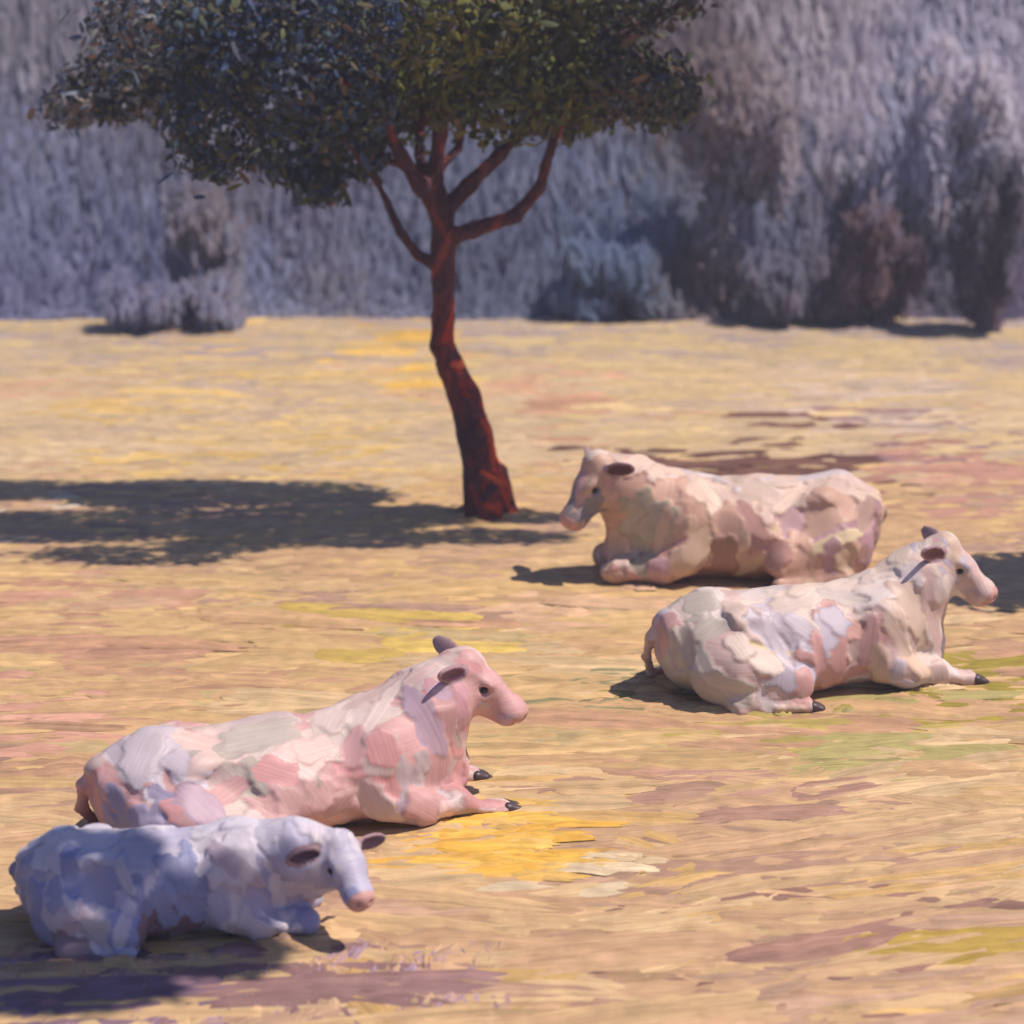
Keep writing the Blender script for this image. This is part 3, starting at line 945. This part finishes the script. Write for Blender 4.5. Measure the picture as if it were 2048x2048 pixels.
    for k in range(26):
        a = R(rng.normal() * 16 + (40 if ts > 0 else -40))
        t = np.array((math.cos(a), math.sin(a), 0)); b = np.array((-t[1], t[0], 0))
        S.add(np.array((-.80, ts * .52, .03 + .025 * rng.random())) + t * .04, t, b, (0, 0, 1), rng.uniform(.06, .12), rng.uniform(.008, .016),
              lin(coat.get('tuft', (150, 130, 140))) * .8, nu=4, nv=3, thick=.01, taper=.7)
    S.build('tail_tuft', M_COAT, o)
    rng = keep
    for _ in range(70):
        a = rng.uniform(0, 6.283)
        q = Matrix.Rotation(R(heading), 3, 'Z') @ Vector((math.cos(a) * 1.02 - .05, math.sin(a) * .60, 0)) * scale + c
        b_ = R(rng.normal() * 14)
        px_, py_ = to_px(q.x, q.y)
        CONTACT.append((q.x, q.y, b_, ground_colour(px_, py_)))
    return o

WHITE, CREAM, PINK, ROSE = (226, 218, 222), (226, 204, 184), (220, 182, 182), (206, 150, 146)
LILAC, SAGE, GREY, BROWN = (186, 180, 200), (172, 170, 152), (180, 172, 178), (130, 92, 84)

make_cow('small bluish white cow curled up low at the front left, face turned to viewer', (345, 1856), 3, .74,
         (1.20, -.22, .68), (.42, -.84, -.46),
         {'back': (232, 228, 236), 'pal': [((196, 194, 218), 5), ((176, 178, 212), 4), ((148, 158, 206), 4), ((226, 220, 230), 4), ((206, 186, 196), 2)],
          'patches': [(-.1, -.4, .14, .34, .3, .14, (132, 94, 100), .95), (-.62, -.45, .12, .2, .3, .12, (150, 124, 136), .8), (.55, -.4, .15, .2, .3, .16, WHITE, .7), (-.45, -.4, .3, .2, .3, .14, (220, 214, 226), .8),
                      (.1, -.4, .45, .14, .3, .2, (146, 156, 200), .8), (-.1, -.4, .55, .08, .2, .07, (214, 196, 190), .9)],
          'ear': (78, 60, 80), 'tuft': (150, 146, 176)}, 11, sweep=.1, broad=.022)
make_cow('large pink white cow at left with raised head in profile, rump nearest the viewer', (585, 1652), 21, 1.10,
         (1.00, .02, .93), (.74, -.22, -.60),
         {'back': (234, 218, 208), 'pal': [((224, 178, 176), 5), ((224, 162, 162), 5), ((232, 210, 206), 3), ((204, 190, 184), 2), ((196, 176, 200), 2)],
          'patches': [(-.50, -.42, .16, .22, .2, .16, (138, 106, 108), .9), (-.80, -.3, .30, .24, .4, .30, (164, 168, 202), .85), (-.75, -.2, .6, .24, .3, .2, (222, 220, 230), .8), (.1, -.35, .3, .3, .3, .3, (226, 186, 182), .7),  # blue rump patch has shade put into the coat colour
                      (-.25, -.2, .6, .22, .3, .14, (200, 198, 186), .6), (.55, -.3, .4, .16, .3, .2, (200, 192, 200), .7), (.85, 0, .75, .14, .3, .2, (216, 166, 178), .7),
                      (.45, -.12, .70, .12, .12, .06, (150, 112, 136), .8)],
          'ear': (104, 70, 92), 'tuft': (120, 112, 150)}, 12, reach=(1, 1), low=.83)
make_cow('cream and pink cow at the far right behind another, facing left by the tree', (1475, 1150), 186, 1.14,
         (1.08, .10, .86), (.62, .22, -.72),
         {'back': (236, 216, 200), 'pal': [((218, 178, 158), 5), ((216, 166, 156), 4), ((230, 202, 174), 3), ((196, 166, 152), 2), ((206, 166, 176), 2)],
          'patches': [(.75, .2, .4, .2, .3, .4, (184, 180, 160), .75), (1.28, .2, .7, .24, .3, .3, (132, 136, 146), .9), (-.45, .3, .45, .22, .3, .16, (218, 180, 188), .7),
                      (-.62, .38, .34, .12, .2, .12, (230, 214, 172), .9), (-.85, .25, .4, .16, .3, .2, (176, 136, 148), .7), (.1, .4, .2, .35, .3, .14, (176, 136, 118), .6),
                      (0, 0, .72, .8, .12, .08, WHITE, .7), (1.05, .05, .92, .16, .16, .1, (240, 226, 216), .8)],
          'ear': (82, 50, 60)}, 13, tuck_side=-1, sweep=.4)
make_cow('white and rose cow at the right with pale chest, head held high facing right', (1610, 1372), 13, 1.04,
         (.98, -.02, .95), (.76, -.34, -.58),
         {'back': (238, 224, 210), 'pal': [((222, 194, 188), 5), ((220, 170, 164), 4), ((232, 204, 176), 3), ((200, 196, 216), 3), ((232, 224, 224), 2)],
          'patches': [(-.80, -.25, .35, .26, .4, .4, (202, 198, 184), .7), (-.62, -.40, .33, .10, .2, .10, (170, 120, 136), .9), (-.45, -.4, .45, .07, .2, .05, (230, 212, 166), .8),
                      (.12, -.3, .55, .16, .3, .16, (212, 162, 150), .7), (-.05, -.4, .22, .32, .3, .16, (218, 164, 160), .75), (.60, -.25, .5, .22, .3, .26, (230, 206, 186), .8),
                      (-.3, -.3, .5, .22, .3, .22, (206, 200, 212), .8), (.9, -.05, .45, .2, .3, .4, (236, 224, 218), .75), (.95, 0, .85, .2, .2, .2, (226, 198, 176), .6)],
          'ear': (110, 72, 76)}, 14, reach=(1, 0), low=.95)
#@@SMALL
# ---------------------------------------------------------------- clods and tufts
def clod(px, py, size, col, label):
    f = Field((-.5, -.5, -.02), (.5, .5, .5), .018)
    r = np.random.default_rng(int(px))
    f.ell((0, 0, .03), (.26, .20, .16), .05)
    for _ in range(5):
        a = r.uniform(0, 6.28)
        f.ell((.13 * math.cos(a), .10 * math.sin(a), r.uniform(.02, .1)), r.uniform(.06, .14, 3), .05)
    f.floor(0)
    V, Fc = f.mesh(); V = relax(V, Fc, 2)
    me = paint('clod', V, Fc, normals(V, Fc), [(col, 4), (tuple(c * .92 for c in col), 2), (tuple(min(255, c * 1.05) for c in col), 2)], 40, (.08, .2), (.03, .06), along=(1, .2, 0), amp=.012)
    o = link('clod', me, M_STONE)
    o.location = ground(px, py); o.scale = (size, size, size * .3); o.rotation_euler = (0, 0, r.uniform(0, 6))
    tag(o, label, 'clod', 'pale clods of earth in the dry grass')
clod(1365, 1888, .28, (214, 180, 130), 'small pale round clod in the straw at lower centre right')
clod(920, 1965, .42, (204, 170, 130), 'tan clod at the bottom edge right of the small front cow')

for _ in range(36):
    a = rng.uniform(0, 6.283); g = ground(985, 1030)
    x_, y_ = g.x + math.cos(a) * .27, g.y + math.sin(a) * .2
    CONTACT.append((x_, y_, R(rng.normal() * 20), ground_colour(*to_px(x_, y_))))
S = Strokes()
for x_, y_, b_, c_ in CONTACT:
    S.add((x_, y_, .012 + .02 * rng.random()), (math.cos(b_), math.sin(b_), 0), (-math.sin(b_), math.cos(b_), 0), (0, 0, 1), rng.uniform(.1, .26), rng.uniform(.03, .08), c_,
          nu=7, nv=5, thick=rng.uniform(.015, .04), bend=rng.normal() * .3, rag=.35, taper=.35, rim=1.0)
tag(S.build('loose_straw', M_STRAW), 'loose straw pushed up around the lying cows and the tree foot', 'straw', kind='stuff')

# ---------------------------------------------------------------- mist in the air
hz = bpy.data.materials.new('haze')
hz.use_nodes = True
hn, hl = hz.node_tree.nodes, hz.node_tree.links
for n_ in list(hn):
    if n_.type == 'BSDF_PRINCIPLED': hn.remove(n_)
vol = hn.new('ShaderNodeVolumePrincipled')
vol.inputs['Color'].default_value = (0.80, 0.86, 1.0, 1)
vol.inputs['Density'].default_value = 0.0030
vol.inputs['Anisotropy'].default_value = 0.2
hl.new(vol.outputs[0], hn['Material Output'].inputs['Volume'])
def haze_box(x0, x1, y0, y1, z0, z1):
    V = [(x, y, z) for x in (x0, x1) for y in (y0, y1) for z in (z0, z1)]
    Fc = [(0, 1, 3, 2), (4, 6, 7, 5), (0, 4, 5, 1), (2, 3, 7, 6), (0, 2, 6, 4), (1, 5, 7, 3)]
    o = link('haze', np_mesh('haze', V, Fc, smooth=False), hz)
    tag(o, 'thin pale mist hanging in the air over the pasture and wood', 'haze', kind='stuff')
haze_box(-520, 520, -500, 540, -1.0, 12.0)
